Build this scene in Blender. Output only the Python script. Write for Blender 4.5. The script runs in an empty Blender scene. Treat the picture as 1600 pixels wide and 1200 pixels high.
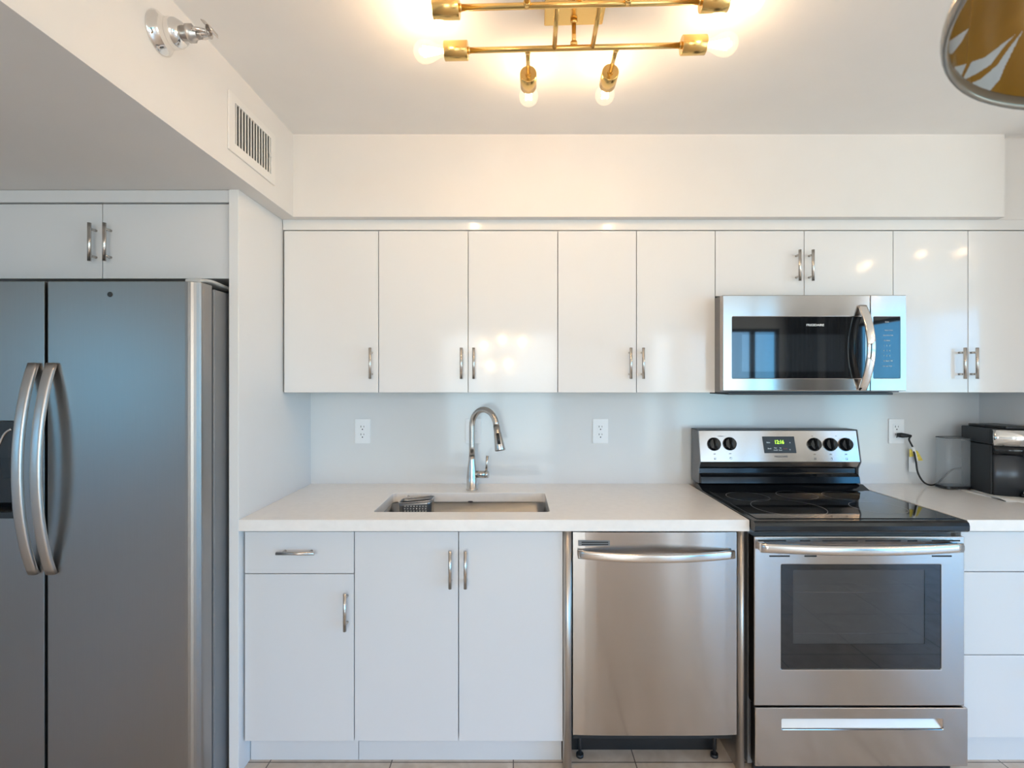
import bpy, bmesh, math, random
from mathutils import Vector, Matrix
random.seed(4)
SC = bpy.context.scene
COL = SC.collection
R = math.radians

# ------------------------------------------------------------------ camera
CAMZ = 1.43
FPX = 792.0
cam = bpy.data.cameras.new('camera')
camo = bpy.data.objects.new('camera', cam)
COL.objects.link(camo)
cam.sensor_width = 36.0
cam.lens = FPX / 1600 * 36
cam.shift_x = -5 / 1600
cam.shift_y = -5 / 1600
cam.clip_start = 0.02
camo.location = (0, 0, CAMZ)
camo.rotation_euler = (R(90), 0, 0)
cam.dof.use_dof = True
cam.dof.focus_distance = 2.1
cam.dof.aperture_fstop = 7.0
SC.camera = camo
SC.view_settings.view_transform = 'Standard'
SC.view_settings.look = 'None'
SC.view_settings.gamma = 1
SC.view_settings.use_curve_mapping = False
SC.view_settings.exposure = 0.38

def X(px, Y): return (px - 805) * Y / FPX
def Z(py, Y): return CAMZ + (595 - py) * Y / FPX
def on_z(px, py, z):
    Y = (CAMZ - z) * FPX / (py - 595)
    return Vector((X(px, Y), Y, z))

# ------------------------------------------------------------------ world
w = bpy.data.worlds.new('sky'); SC.world = w; w.use_nodes = True
nt = w.node_tree; nt.nodes.clear()
o = nt.nodes.new('ShaderNodeOutputWorld'); b = nt.nodes.new('ShaderNodeBackground')
tc = nt.nodes.new('ShaderNodeTexCoord'); sp = nt.nodes.new('ShaderNodeSeparateXYZ')
mp = nt.nodes.new('ShaderNodeMapRange')
mp.inputs['From Min'].default_value = -1; mp.inputs['From Max'].default_value = 1
nt.links.new(tc.outputs['Generated'], sp.inputs[0]); nt.links.new(sp.outputs['Z'], mp.inputs[0])
def sky_ramp(stops):
    cr = nt.nodes.new('ShaderNodeValToRGB'); el = cr.color_ramp.elements
    el[0].position, el[0].color = stops[0][0], stops[0][1] + (1,)
    el[1].position, el[1].color = stops[-1][0], stops[-1][1] + (1,)
    for p, c in stops[1:-1]: el.new(p).color = c + (1,)
    nt.links.new(mp.outputs[0], cr.inputs[0]); return cr
GROUND = ((0.0, (0.80, 0.72, 0.63)), (0.42, (0.60, 0.55, 0.50)))
blue = sky_ramp(GROUND + ((0.465, (0.16, 0.38, 0.46)), (0.497, (0.08, 0.40, 0.52)), (0.503, (0.16, 0.50, 0.84)), (0.62, (0.10, 0.40, 0.84)), (0.78, (0.60, 0.74, 0.92)), (1.0, (0.62, 0.72, 0.86))))
haze = sky_ramp(GROUND + ((0.47, (0.46, 0.54, 0.56)), (0.497, (0.50, 0.60, 0.66)), (0.503, (0.88, 0.89, 0.90)), (0.62, (0.84, 0.85, 0.87)), (1.0, (0.80, 0.82, 0.86))))
ab = nt.nodes.new('ShaderNodeMath'); ab.operation = 'ABSOLUTE'; nt.links.new(sp.outputs['X'], ab.inputs[0])
mr = nt.nodes.new('ShaderNodeMapRange'); mr.inputs['From Min'].default_value = .22; mr.inputs['From Max'].default_value = .46; nt.links.new(ab.outputs[0], mr.inputs[0])
mxw = nt.nodes.new('ShaderNodeMix'); mxw.data_type = 'RGBA'
nt.links.new(mr.outputs[0], mxw.inputs[0]); nt.links.new(haze.outputs[0], mxw.inputs[6]); nt.links.new(blue.outputs[0], mxw.inputs[7])
nt.links.new(mxw.outputs[2], b.inputs[0]); nt.links.new(b.outputs[0], o.inputs[0])
b.inputs[1].default_value = 8.0

BULB_W = .95
GLOBE_W = 5.5
WARM = (1.0, 0.65, 0.41)

# window openings in the room: (name, centre, size_u, size_v, rotation) - sky portals
def portal(loc, rot, su, sv):
    l = bpy.data.lights.new('window_daylight', 'AREA'); l.shape = 'RECTANGLE'; l.size = su; l.size_y = sv
    l.cycles.is_portal = True
    ob = bpy.data.objects.new('window_daylight', l); COL.objects.link(ob); ob.location = loc; ob.rotation_euler = rot
XL, XR, YF, YB, ZC = -4.5, 5.0, -4.0, 2.492, 2.47
WF = ((-1.24, .70), (2.24, 2.60), (2.82, 4.26)); WFZ = (0.08, 2.27)   # windows in the front wall
WR = (-3.3, 0.3, 0.08, 2.27)        # right wall (y0,y1,z0,z1)
WL = (-3.3, -1.7, 0.95, 2.0)        # left wall
for a_, b_ in WF: portal(((a_+b_)/2, YF-.02, (WFZ[0]+WFZ[1])/2), (R(90), 0, 0), b_-a_, WFZ[1]-WFZ[0])
portal((XR+.02, (WR[0]+WR[1])/2, (WR[2]+WR[3])/2), (R(90), 0, R(90)), WR[1]-WR[0], WR[3]-WR[2])
portal((XL-.02, (WL[0]+WL[1])/2, (WL[2]+WL[3])/2), (R(90), 0, R(-90)), WL[1]-WL[0], WL[3]-WL[2])

# ------------------------------------------------------------------ materials
def mat(name, color, rough=0.5, metal=0.0, spec=0.5, aniso=0.0, var=0.03, vscale=6.0, bump=0.0, bscale=200.0,
        emit=None, es=0.0, coat=0.0, stretch=(1, 1, 1), rvar=0.0, tangent=None):
    m = bpy.data.materials.new(name); m.use_nodes = True
    n = m.node_tree.nodes; l = m.node_tree.links
    p = n['Principled BSDF']
    p.inputs['Roughness'].default_value = rough
    p.inputs['Metallic'].default_value = metal
    p.inputs['Specular IOR Level'].default_value = spec
    p.inputs['Coat Weight'].default_value = coat
    p.inputs['Coat Roughness'].default_value = 0.03
    t = n.new('ShaderNodeTexCoord'); mpn = n.new('ShaderNodeMapping')
    mpn.inputs['Scale'].default_value = stretch
    l.new(t.outputs['Object'], mpn.inputs[0])
    ns = n.new('ShaderNodeTexNoise'); ns.inputs['Scale'].default_value = vscale; ns.inputs['Detail'].default_value = 4
    l.new(mpn.outputs[0], ns.inputs['Vector'])
    r = n.new('ShaderNodeValToRGB'); e = r.color_ramp.elements
    e[0].position = .3; e[1].position = .7
    e[0].color = tuple(c * (1 - var) for c in color) + (1,)
    e[1].color = tuple(min(1, c * (1 + var)) for c in color) + (1,)
    l.new(ns.outputs['Fac'], r.inputs[0]); l.new(r.outputs[0], p.inputs['Base Color'])
    if rvar:
        mr = n.new('ShaderNodeMapRange'); mr.inputs['To Min'].default_value = rough - rvar; mr.inputs['To Max'].default_value = rough + rvar
        l.new(ns.outputs['Fac'], mr.inputs[0]); l.new(mr.outputs[0], p.inputs['Roughness'])
    if aniso:
        p.inputs['Anisotropic'].default_value = aniso
        tg = n.new('ShaderNodeTangent'); tg.direction_type = 'RADIAL'; tg.axis = tangent or 'Z'
        l.new(tg.outputs[0], p.inputs['Tangent']); p.inputs['Anisotropic Rotation'].default_value = .25
    if bump:
        n2 = n.new('ShaderNodeTexNoise'); n2.inputs['Scale'].default_value = bscale; n2.inputs['Detail'].default_value = 3
        l.new(mpn.outputs[0], n2.inputs['Vector'])
        bp = n.new('ShaderNodeBump'); bp.inputs['Strength'].default_value = bump; bp.inputs['Distance'].default_value = .002
        l.new(n2.outputs['Fac'], bp.inputs['Height']); l.new(bp.outputs[0], p.inputs['Normal'])
    if emit:
        p.inputs['Emission Color'].default_value = emit + (1,); p.inputs['Emission Strength'].default_value = es
    return m

def glassy(name, tint, refl=0.06, rough=0.0, opacity=0.0, ocol=(0, 0, 0), ior=1.45, glow=0.0, gcol=(1, .85, .6)):
    """thin clear sheet: transparent + fresnel gloss (+ some body colour)"""
    m = bpy.data.materials.new(name); m.use_nodes = True
    n = m.node_tree.nodes; l = m.node_tree.links; n.clear()
    out = n.new('ShaderNodeOutputMaterial'); tr = n.new('ShaderNodeBsdfTransparent'); tr.inputs[0].default_value = tint + (1,)
    gl = n.new('ShaderNodeBsdfGlossy'); gl.inputs['Roughness'].default_value = rough
    lw = n.new('ShaderNodeLayerWeight'); lw.inputs['Blend'].default_value = .5
    pw = n.new('ShaderNodeMath'); pw.operation = 'POWER'; pw.inputs[1].default_value = 5.0; l.new(lw.outputs['Facing'], pw.inputs[0])
    fr = n.new('ShaderNodeMath'); fr.operation = 'MULTIPLY'; fr.inputs[1].default_value = min(1.0, (ior-1)*1.6); l.new(pw.outputs[0], fr.inputs[0])
    mx = n.new('ShaderNodeMixShader')
    ad = n.new('ShaderNodeMath'); ad.operation = 'ADD'; ad.inputs[1].default_value = refl; ad.use_clamp = True
    l.new(fr.outputs[0], ad.inputs[0]); l.new(ad.outputs[0], mx.inputs[0])
    src = tr
    if opacity:
        df = n.new('ShaderNodeBsdfDiffuse'); df.inputs[0].default_value = ocol + (1,)
        m2 = n.new('ShaderNodeMixShader'); m2.inputs[0].default_value = opacity
        l.new(tr.outputs[0], m2.inputs[1]); l.new(df.outputs[0], m2.inputs[2]); src = m2
    l.new(src.outputs[0], mx.inputs[1]); l.new(gl.outputs[0], mx.inputs[2]); l.new(mx.outputs[0], out.inputs[0])
    if glow:      # a lit bulb: its glass envelope glows a little
        em = n.new('ShaderNodeEmission'); em.inputs[0].default_value = gcol + (1,); em.inputs[1].default_value = glow
        ads = n.new('ShaderNodeAddShader'); l.new(mx.outputs[0], ads.inputs[0]); l.new(em.outputs[0], ads.inputs[1]); l.new(ads.outputs[0], out.inputs[0])
    return m

M = {}
M['wall'] = mat('wall_paint', (0.78, 0.755, 0.735), .55, var=.01, bump=.05, bscale=90)
M['ceil'] = mat('ceiling_paint', (0.86, 0.85, 0.84), .7, var=.01, bump=.05, bscale=70)
M['cab'] = mat('high_gloss_white_laminate', (0.80, 0.79, 0.785), .09, var=.006, vscale=3, spec=.38)
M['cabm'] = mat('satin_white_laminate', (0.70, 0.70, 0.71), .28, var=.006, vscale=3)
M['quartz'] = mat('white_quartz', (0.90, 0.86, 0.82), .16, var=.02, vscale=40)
M['splash'] = mat('white_splash_slab', (0.76, 0.765, 0.765), .10, var=.01, vscale=4)
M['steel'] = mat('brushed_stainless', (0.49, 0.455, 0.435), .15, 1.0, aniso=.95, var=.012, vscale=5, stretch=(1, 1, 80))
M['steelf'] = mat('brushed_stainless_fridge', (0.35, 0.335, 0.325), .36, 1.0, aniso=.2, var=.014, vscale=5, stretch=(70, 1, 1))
M['steeln'] = mat('satin_nickel', (0.60, 0.56, 0.52), .26, 1.0, var=.02, vscale=40)
M['steelh'] = mat('polished_handle_steel', (0.70, 0.66, 0.63), .20, 1.0, var=.02)
M['steelr'] = mat('brushed_handle_steel', (0.60, 0.56, 0.53), .34, 1.0, var=.02)
M['gunmetal'] = mat('gunmetal_plastic', (0.07, 0.075, 0.085), .3, .6, var=.03)
M['sink'] = mat('sink_steel', (0.28, 0.29, 0.305), .30, 1.0, var=.05, vscale=8, stretch=(1, 1, 30))
M['chrome'] = mat('chrome', (0.82, 0.80, 0.78), .06, 1.0, var=.01)
M['brass'] = mat('brushed_brass', (0.83, 0.55, 0.20), .24, 1.0, var=.03, vscale=20, stretch=(1, 20, 20))
M['black'] = mat('black_glass', (0.008, 0.009, 0.011), .03, spec=.7, var=.1)
M['ceran'] = mat('black_ceramic_glass', (0.008, 0.009, 0.011), .04, spec=.75, var=.1)
M['blackp'] = mat('black_plastic', (0.015, 0.016, 0.018), .35, var=.1)
M['enamel'] = mat('black_enamel', (0.006, 0.007, 0.009), .08, spec=.45, var=.1)
M['dgrey'] = mat('dark_grey_plastic', (0.022, 0.024, 0.027), .45, var=.05)
M['case'] = mat('painted_appliance_case', (0.20, 0.20, 0.205), .45, var=.03)
M['lgrey'] = mat('light_grey_plastic', (0.55, 0.54, 0.52), .4, var=.03)
M['white'] = mat('white_plastic', (0.90, 0.905, 0.91), .3, var=.01)
M['vent'] = mat('white_vent_enamel', (0.82, 0.79, 0.76), .35, var=.01)
M['post'] = mat('champagne_metal_trim', (0.56, 0.51, 0.46), .33, .85, var=.02)
M['gap'] = mat('dark_recess', (0.02, 0.02, 0.02), .8, var=.1)
M['ring'] = mat('burner_print', (0.30, 0.30, 0.31), .3, var=.05)
M['ink'] = mat('white_print', (0.75, 0.75, 0.75), .5, var=.01)
M['dink'] = mat('dark_print', (0.05, 0.05, 0.06), .5, var=.01)
M['red'] = mat('red_print', (0.45, 0.08, 0.06), .5, var=.01)
M['green'] = mat('display_digits', (0.3, 0.6, 0.05), .5, emit=(0.42, 1.0, 0.04), es=1.6)
M['yellow'] = mat('yellow_tag', (0.80, 0.62, 0.10), .5, var=.15, vscale=120)
M['rubber'] = mat('black_rubber_cord', (0.012, 0.012, 0.013), .5, var=.1)
M['cloth'] = mat('white_towel', (0.78, 0.76, 0.73), .9, var=.03, bump=.5, bscale=500)
M['inner'] = mat('oven_cavity', (0.05, 0.05, 0.052), .4, var=.2)
M['curtain'] = mat('curtain_cloth', (0.10, 0.095, 0.09), .9, var=.05)
M['filament'] = mat('glowing_filament', (1, .8, .5), .5, emit=(1.0, .72, .40), es=60)
M['frame'] = mat('dark_window_frame', (0.05, 0.05, 0.055), .4, var=.05)
M['bulb'] = glassy('bulb_glass', (1.0, .99, .97), .02, ior=1.12, glow=.14)
M['globe'] = glassy('amber_globe_glass', (1.0, .90, .76), .06)
M['pane'] = glassy('window_pane', (.88, .94, .96), .05)
M['clear'] = glassy('clear_plastic', (.93, .95, .96), .03, .12, .22, (.70, .72, .74), ior=1.2)
M['ovenglass'] = glassy('oven_window_glass', (.75, .75, .76), .06, .02, .40, (.085, .085, .088))  # grey diffuse share of the pane stands in for a hazy reflection
M['mesh'] = mat('microwave_window_mesh', (0.018, 0.022, 0.027), .03, spec=.9, var=.1)
M['amber'] = mat('amber_glass', (0.36, 0.20, 0.036), .14, .35, var=.16, vscale=9, coat=.6, stretch=(1, 3, 1))
M['pale_area'] = mat('pale_pendant_area', (0.52, 0.60, 0.66), .22, var=.14, vscale=14, coat=.6)
M['rim'] = mat('grey_glass_rim', (0.24, 0.215, 0.18), .2, .3, var=.08)

def floor_mat():
    m = bpy.data.materials.new('travertine_tile'); m.use_nodes = True
    n = m.node_tree.nodes; l = m.node_tree.links; p = n['Principled BSDF']
    t = n.new('ShaderNodeTexCoord'); mpn = n.new('ShaderNodeMapping'); mpn.inputs['Location'].default_value = (-.45, -1.90 + .457*0, 0)
    l.new(t.outputs['Object'], mpn.inputs[0])
    br = n.new('ShaderNodeTexBrick'); br.offset = 0; br.inputs['Scale'].default_value = 1
    br.inputs['Brick Width'].default_value = .457; br.inputs['Row Height'].default_value = .457; br.inputs['Mortar Size'].default_value = .0022
    br.inputs['Color1'].default_value = (.66, .555, .46, 1); br.inputs['Color2'].default_value = (.61, .51, .42, 1); br.inputs['Mortar'].default_value = (.13, .10, .08, 1)
    l.new(mpn.outputs[0], br.inputs['Vector'])
    ns = n.new('ShaderNodeTexNoise'); ns.inputs['Scale'].default_value = 9; ns.inputs['Detail'].default_value = 8; ns.inputs['Distortion'].default_value = 1.2
    l.new(mpn.outputs[0], ns.inputs['Vector'])
    r = n.new('ShaderNodeValToRGB'); r.color_ramp.elements[0].position = .35; r.color_ramp.elements[0].color = (.86, .83, .80, 1)
    r.color_ramp.elements[1].position = .65; r.color_ramp.elements[1].color = (1.06, 1.07, 1.08, 1)
    l.new(ns.outputs['Fac'], r.inputs[0])
    mx = n.new('ShaderNodeMix'); mx.data_type = 'RGBA'; mx.blend_type = 'MULTIPLY'; mx.inputs[0].default_value = 1
    l.new(br.outputs['Color'], mx.inputs[6]); l.new(r.outputs[0], mx.inputs[7]); l.new(mx.outputs[2], p.inputs['Base Color'])
    p.inputs['Roughness'].default_value = .28
    return m
M['floor'] = floor_mat()

# ------------------------------------------------------------------ mesh helpers (all built in world coordinates)
ORG = {}
def thing(name, label, cat, loc=(0, 0, 0), group=None):
    e = bpy.data.objects.new(name, None); COL.objects.link(e); e.location = loc; e.empty_display_size = .05
    e['label'] = label; e['category'] = cat
    if group: e['group'] = group
    ORG[e] = Vector(loc); return e
def tag(ob, label, cat, group=None):
    ob['label'] = label; ob['category'] = cat
    if group: ob['group'] = group
    return ob
def obj(name, bm, m, parent=None, loc=None, bevel=0.0, seg=2, label=None, flat=False):
    """link bm as one mesh object; vertices are given in world coordinates"""
    if parent is not None: org = ORG[parent]
    elif loc is not None: org = Vector(loc)
    else: org = Vector((0, 0, 0))
    bmesh.ops.recalc_face_normals(bm, faces=bm.faces)
    for v in bm.verts: v.co -= org
    me = bpy.data.meshes.new(name); bm.to_mesh(me); bm.free()
    ms = m if isinstance(m, (list, tuple)) else [m]
    for mm in ms: me.materials.append(mm)
    ob = bpy.data.objects.new(name, me); COL.objects.link(ob)
    if parent is not None: ob.parent = parent
    else: ob.location = org
    ORG[ob] = org
    if bevel:
        md = ob.modifiers.new('bevel', 'BEVEL'); md.width = bevel; md.segments = seg; md.limit_method = 'ANGLE'; md.angle_limit = R(40)
        md.harden_normals = False
    if label: ob['label'] = label
    return ob
def struct(name, bm, m, **k):
    ob = obj(name, bm, m, **k); ob['kind'] = 'structure'; return ob

def box(bm, x0, x1, y0, y1, z0, z1):
    vs = [bm.verts.new((x, y, z)) for x in (x0, x1) for y in (y0, y1) for z in (z0, z1)]
    for f in ((0, 1, 3, 2), (4, 6, 7, 5), (0, 4, 5, 1), (2, 3, 7, 6), (0, 2, 6, 4), (1, 5, 7, 3)):
        bm.faces.new([vs[i] for i in f])
    return vs
def B(*boxes):
    bm = bmesh.new()
    for b_ in boxes: box(bm, *b_)
    return bm
def frame_basis(d):
    d = Vector(d).normalized(); a = Vector((0, 0, 1)) if abs(d.z) < .9 else Vector((1, 0, 0))
    u = d.cross(a).normalized(); return d, u, d.cross(u).normalized()
def lathe(bm, base, axis, prof, seg=24, cap0=True, cap1=True):
    """prof: list of (distance along axis, radius)"""
    d, u, v = frame_basis(axis); base = Vector(base); rings = []
    for t, r in prof:
        rings.append([bm.verts.new(base + d * t + (u * math.cos(2*math.pi*i/seg) + v * math.sin(2*math.pi*i/seg)) * r) for i in range(seg)])
    for a, c in zip(rings, rings[1:]):
        for i in range(seg):
            f = bm.faces.new((a[i], a[(i+1) % seg], c[(i+1) % seg], c[i])); f.smooth = True
    if cap0: bm.faces.new(rings[0][::-1])
    if cap1: bm.faces.new(rings[-1])
def cyl(bm, p0, p1, r, seg=20):
    p0 = Vector(p0); p1 = Vector(p1)
    lathe(bm, p0, p1 - p0, [(0, r), ((p1 - p0).length, r)], seg)
def tube(bm, pts, r, seg=12, caps=True):
    pts = [Vector(p) for p in pts]; n = len(pts); rs = r if isinstance(r, (list, tuple)) else [r] * n
    t0 = (pts[1] - pts[0]).normalized(); _, u, v = frame_basis(t0); rings = []
    for i, p in enumerate(pts):
        t = (pts[min(i+1, n-1)] - pts[max(i-1, 0)]).normalized()
        u = (u - t * u.dot(t)).normalized(); v = t.cross(u)
        rings.append([bm.verts.new(p + (u * math.cos(2*math.pi*k/seg) + v * math.sin(2*math.pi*k/seg)) * rs[i]) for k in range(seg)])
    for a, c in zip(rings, rings[1:]):
        for i in range(seg):
            f = bm.faces.new((a[i], a[(i+1) % seg], c[(i+1) % seg], c[i])); f.smooth = True
    if caps: bm.faces.new(rings[0][::-1]); bm.faces.new(rings[-1])
def smooth_path(ctrl, n=8):
    """Catmull-Rom through control points"""
    c = [Vector(p) for p in ctrl]; c = [2*c[0]-c[1]] + c + [2*c[-1]-c[-2]]; out = []
    for i in range(1, len(c) - 2):
        for k in range(n):
            t = k / n; a, b_, d, e = c[i-1], c[i], c[i+1], c[i+2]
            out.append(.5 * ((2*b_) + (d-a)*t + (2*a-5*b_+4*d-e)*t*t + (3*b_-a-3*d+e)*t**3))
    out.append(c[-2]); return out
def sweep(bm, pts, side, w_, t_, rnd=.35, k=16):
    """sweep a rounded bar section: width w_ along 'side', thickness t_ across; w_/t_ may be lists"""
    pts = [Vector(p) for p in pts]; n = len(pts); side = Vector(side).normalized(); rings = []
    W = w_ if isinstance(w_, list) else [w_]*n; T = t_ if isinstance(t_, list) else [t_]*n
    for i, p in enumerate(pts):
        t = (pts[min(i+1, n-1)] - pts[max(i-1, 0)]).normalized(); nn = t.cross(side).normalized()
        ring = []
        for q in range(k):
            a = 2*math.pi*q/k + math.pi/k; ca, sa = math.cos(a), math.sin(a)
            cx = math.copysign(abs(ca)**(rnd*2), ca); sx = math.copysign(abs(sa)**(rnd*2), sa)
            ring.append(bm.verts.new(p + side*cx*W[i]/2 + nn*sx*T[i]/2))
        rings.append(ring)
    for a, c in zip(rings, rings[1:]):
        for i in range(k):
            f = bm.faces.new((a[i], a[(i+1) % k], c[(i+1) % k], c[i])); f.smooth = True
    bm.faces.new(rings[0][::-1]); bm.faces.new(rings[-1])
def rrect(x0, x1, y0, y1, r, n=5):
    out = []
    for cx, cy, a0 in ((x1-r, y1-r, 0), (x0+r, y1-r, 90), (x0+r, y0+r, 180), (x1-r, y0+r, 270)):
        for i in range(n+1):
            a = R(a0 + 90*i/n); out.append((cx + r*math.cos(a), cy + r*math.sin(a)))
    return out
def prism(bm, poly, lo, hi, axis='z', smooth=False):
    """extrude 2-D polygon; axis z: (x,y), axis y: (x,z), axis x: (y,z)"""
    def P(a, c, h): return {'z': (a, c, h), 'y': (a, h, c), 'x': (h, a, c)}[axis]
    A = [bm.verts.new(P(a, c, lo)) for a, c in poly]; C = [bm.verts.new(P(a, c, hi)) for a, c in poly]; n = len(poly)
    for i in range(n):
        f = bm.faces.new((A[i], A[(i+1) % n], C[(i+1) % n], C[i])); f.smooth = smooth
    bm.faces.new(A[::-1]); bm.faces.new(C)
def plate_hole(bm, outer, inner, lo, hi, axis='z'):
    """slab with one hole; outer and inner have the same number of points, in the same order"""
    def P(a, c, h): return {'z': (a, c, h), 'y': (a, h, c), 'x': (h, a, c)}[axis]
    n = len(outer)
    O0 = [bm.verts.new(P(*p, lo)) for p in outer]; O1 = [bm.verts.new(P(*p, hi)) for p in outer]
    I0 = [bm.verts.new(P(*p, lo)) for p in inner]; I1 = [bm.verts.new(P(*p, hi)) for p in inner]
    for i in range(n):
        j = (i+1) % n
        for q in ((O0[i], O0[j], O1[j], O1[i]), (I0[i], I1[i], I1[j], I0[j]), (O1[i], O1[j], I1[j], I1[i]), (O0[i], I0[i], I0[j], O0[j])):
            try: bm.faces.new(q)
            except ValueError: pass
def ring_rect(x0, x1, y0, y1, n=5):
    """rectangle sampled with as many points as rrect(n): corners repeated along edges"""
    out = []
    for (cx, cy), (dx0, dy0), (dx1, dy1) in (((x1, y1), (0, -1), (-1, 0)), ((x0, y1), (1, 0), (0, -1)), ((x0, y0), (0, 1), (1, 0)), ((x1, y0), (-1, 0), (0, 1))):
        h = n / 2
        for i in range(n+1):
            e = .006
            if i < h: out.append((cx + dx0*e*(h-i), cy + dy0*e*(h-i)))
            elif i > h: out.append((cx + dx1*e*(i-h), cy + dy1*e*(i-h)))
            else: out.append((cx, cy))
    return out
def slab_hole(bm, outer, inner, r, lo, hi, axis='z', n=4):
    plate_hole(bm, ring_rect(*outer, n=n), rrect(*inner, r, n=n), lo, hi, axis)
def text(name, s, size, loc, m, parent, tilt=0.0, align='CENTER', th=.0004, sx=1.0, bold=0.0):
    cu = bpy.data.curves.new(name, 'FONT'); cu.body = s; cu.size = size; cu.extrude = th; cu.align_x = align; cu.align_y = 'CENTER'; cu.offset = bold
    t = bpy.data.objects.new(name + '_tmp', cu); COL.objects.link(t)
    bpy.context.view_layer.update()
    me = bpy.data.meshes.new_from_object(t.evaluated_get(bpy.context.evaluated_depsgraph_get()))
    bpy.data.objects.remove(t)
    me.transform(Matrix.Translation(Vector(loc) - ORG[parent]) @ Matrix.Rotation(R(90) + tilt, 4, 'X') @ Matrix.Diagonal((sx, 1, 1, 1)))
    me.materials.clear(); me.materials.append(m)
    ob = bpy.data.objects.new(name, me); COL.objects.link(ob); ob.parent = parent; ORG[ob] = ORG[parent]
    return ob

# ================================================================== SETTING
def wall_open(n, a0, a1, z0, z1, win, lo, hi, axis):
    w0, w1, v0, v1 = win; bm = bmesh.new()
    for (p, q, r_, s) in ((a0, w0, z0, z1), (w1, a1, z0, z1), (w0, w1, z0, v0), (w0, w1, v1, z1)):
        if axis == 'y': box(bm, p, q, lo, hi, r_, s)
        else: box(bm, lo, hi, p, q, r_, s)
    return struct(n, bm, M['wall'])
struct('floor', B((XL-.1, XR+.1, YF-.1, YB+.1, -.08, 0)), M['floor'])
struct('ceiling', B((XL-.1, XR+.1, YF-.1, YB+.1, ZC, ZC+.08)), M['ceil'])
struct('wall_back', B((XL-.1, 2.28, YB, YB+.1, 0, ZC)), M['wall'])
struct('wall_right', B((2.28, XR+.1, 1.86, YB+.1, 0, ZC)), M['wall'])
struct('wall_front', B(*[(a, c, YF-.1, YF, WFZ[0], WFZ[1]) for a, c in ((XL-.1, WF[0][0]), (WF[0][1], WF[1][0]), (WF[1][1], WF[2][0]), (WF[2][1], XR+.1))],
    (XL-.1, XR+.1, YF-.1, YF, 0, WFZ[0]), (XL-.1, XR+.1, YF-.1, YF, WFZ[1], ZC)), M['wall'])
wall_open('wall_left', YF, YB, 0, ZC, WL, XL-.1, XL, 'x')
wall_open('wall_east', YF, 1.86, 0, ZC, WR, XR, XR+.1, 'x')
# dropped beam over the refrigerator, its side face toward the room
BX, BZ = -.937, 2.122
struct('trim_1', B((XL, BX, YF, YB, BZ, ZC)), M['wall'])
# soffit over the wall cabinets, and its flush return at the right
struct('trim_2', B((BX, 2.066, 2.139, YB, BZ, ZC)), M['wall'])
struct('trim_3', B((2.066, 2.28, 2.176, YB, BZ, ZC)), M['wall'])
# windows behind the camera
def window(n, axis, a0, a1, z0, z1, at, mull):
    fr = bmesh.new(); f = .05
    def bx(p, q, r_, s):
        if axis == 'y': box(fr, p, q, at-.03, at+.03, r_, s)
        else: box(fr, at-.03, at+.03, p, q, r_, s)
    bx(a0, a0+f, z0, z1); bx(a1-f, a1, z0, z1); bx(a0+f, a1-f, z0, z0+f); bx(a0+f, a1-f, z1-f, z1)
    for mm in mull: bx(mm-.035, mm+.035, z0+f, z1-f)
    wf = struct(n, fr, M['frame'])
    pb = bmesh.new()
    if axis == 'y': box(pb, a0+f, a1-f, at-.004, at+.004, z0+f, z1-f)
    else: box(pb, at-.004, at+.004, a0+f, a1-f, z0+f, z1-f)
    obj('pane', pb, M['pane'], wf)
for k_, ml in ((0, (-.3,)), (1, ()), (2, (3.84,))): window('window_%d' % (k_+1), 'y', WF[k_][0], WF[k_][1], WFZ[0], WFZ[1], YF-.05, ml)
window('window_4', 'x', WR[0], WR[1], WR[2], WR[3], XR+.05, (-1.9, -.7))
window('window_5', 'x', WL[0], WL[1], WL[2], WL[3], XL-.05, (-2.5,))

def curtain(label, pts, w_):
    bm = bmesh.new(); (xa, ya), (xb, yb) = pts; n = 60; nx, ny = (0, 1) if ya == yb else (1, 0); rows = []
    for i in range(n+1):
        u = i/n; f_ = w_*math.sin(u*math.pi*14)
        rows.append((xa+(xb-xa)*u + nx*f_, ya+(yb-ya)*u + ny*f_))
    for s_ in (0, .004):
        lo_ = [bm.verts.new((x+nx*s_, y+ny*s_, .02)) for x, y in rows]; hi_ = [bm.verts.new((x+nx*s_, y+ny*s_, 2.44)) for x, y in rows]
        for i in range(n):
            f = bm.faces.new((lo_[i], lo_[i+1], hi_[i+1], hi_[i])); f.smooth = True
    tag(obj('curtain', bm, M['curtain'], loc=(xa, ya, 0)), label, 'curtain')
curtain('dark taupe curtain beside the window behind the camera, mirrored in the microwave', ((4.30, YF+.12), (4.80, YF+.12)), .04)
curtain('dark taupe curtain on the side wall by the far corner, mirrored in the microwave', ((XR-.12, YF+.2), (XR-.12, WR[0]+.02)), .04)

# ================================================================== SLABS AND PANELS
CT, CB = .927, .886      # counter top / underside
tag(obj('backsplash', B((-1.0, 2.28, 2.48, 2.49, CT, 1.382)), M['splash'], loc=(0, 2.48, CT)),
    'glossy pale backsplash slab along the wall between worktop and wall cabinets', 'backsplash')
tag(obj('side_splash', B((2.27, 2.28, 1.9, 2.48, CT, 1.382)), M['splash'], loc=(2.27, 2.2, CT)),
    'greyish side splash slab at right beyond the coffee maker', 'backsplash')
tag(obj('end_panel', B((-1.035, -1.0, 1.832, 2.49, 0, BZ)), M['cab'], loc=(-1.02, 2.16, 0), bevel=.0015),
    'tall glossy white end panel between the refrigerator and the counter', 'panel')
tag(obj('end_panel', B((-2.035, -2.0, 1.832, 2.49, 0, BZ)), M['cab'], loc=(-2.02, 2.16, 0), bevel=.0015),
    'tall white end panel on the far left side of the refrigerator', 'panel')
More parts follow.
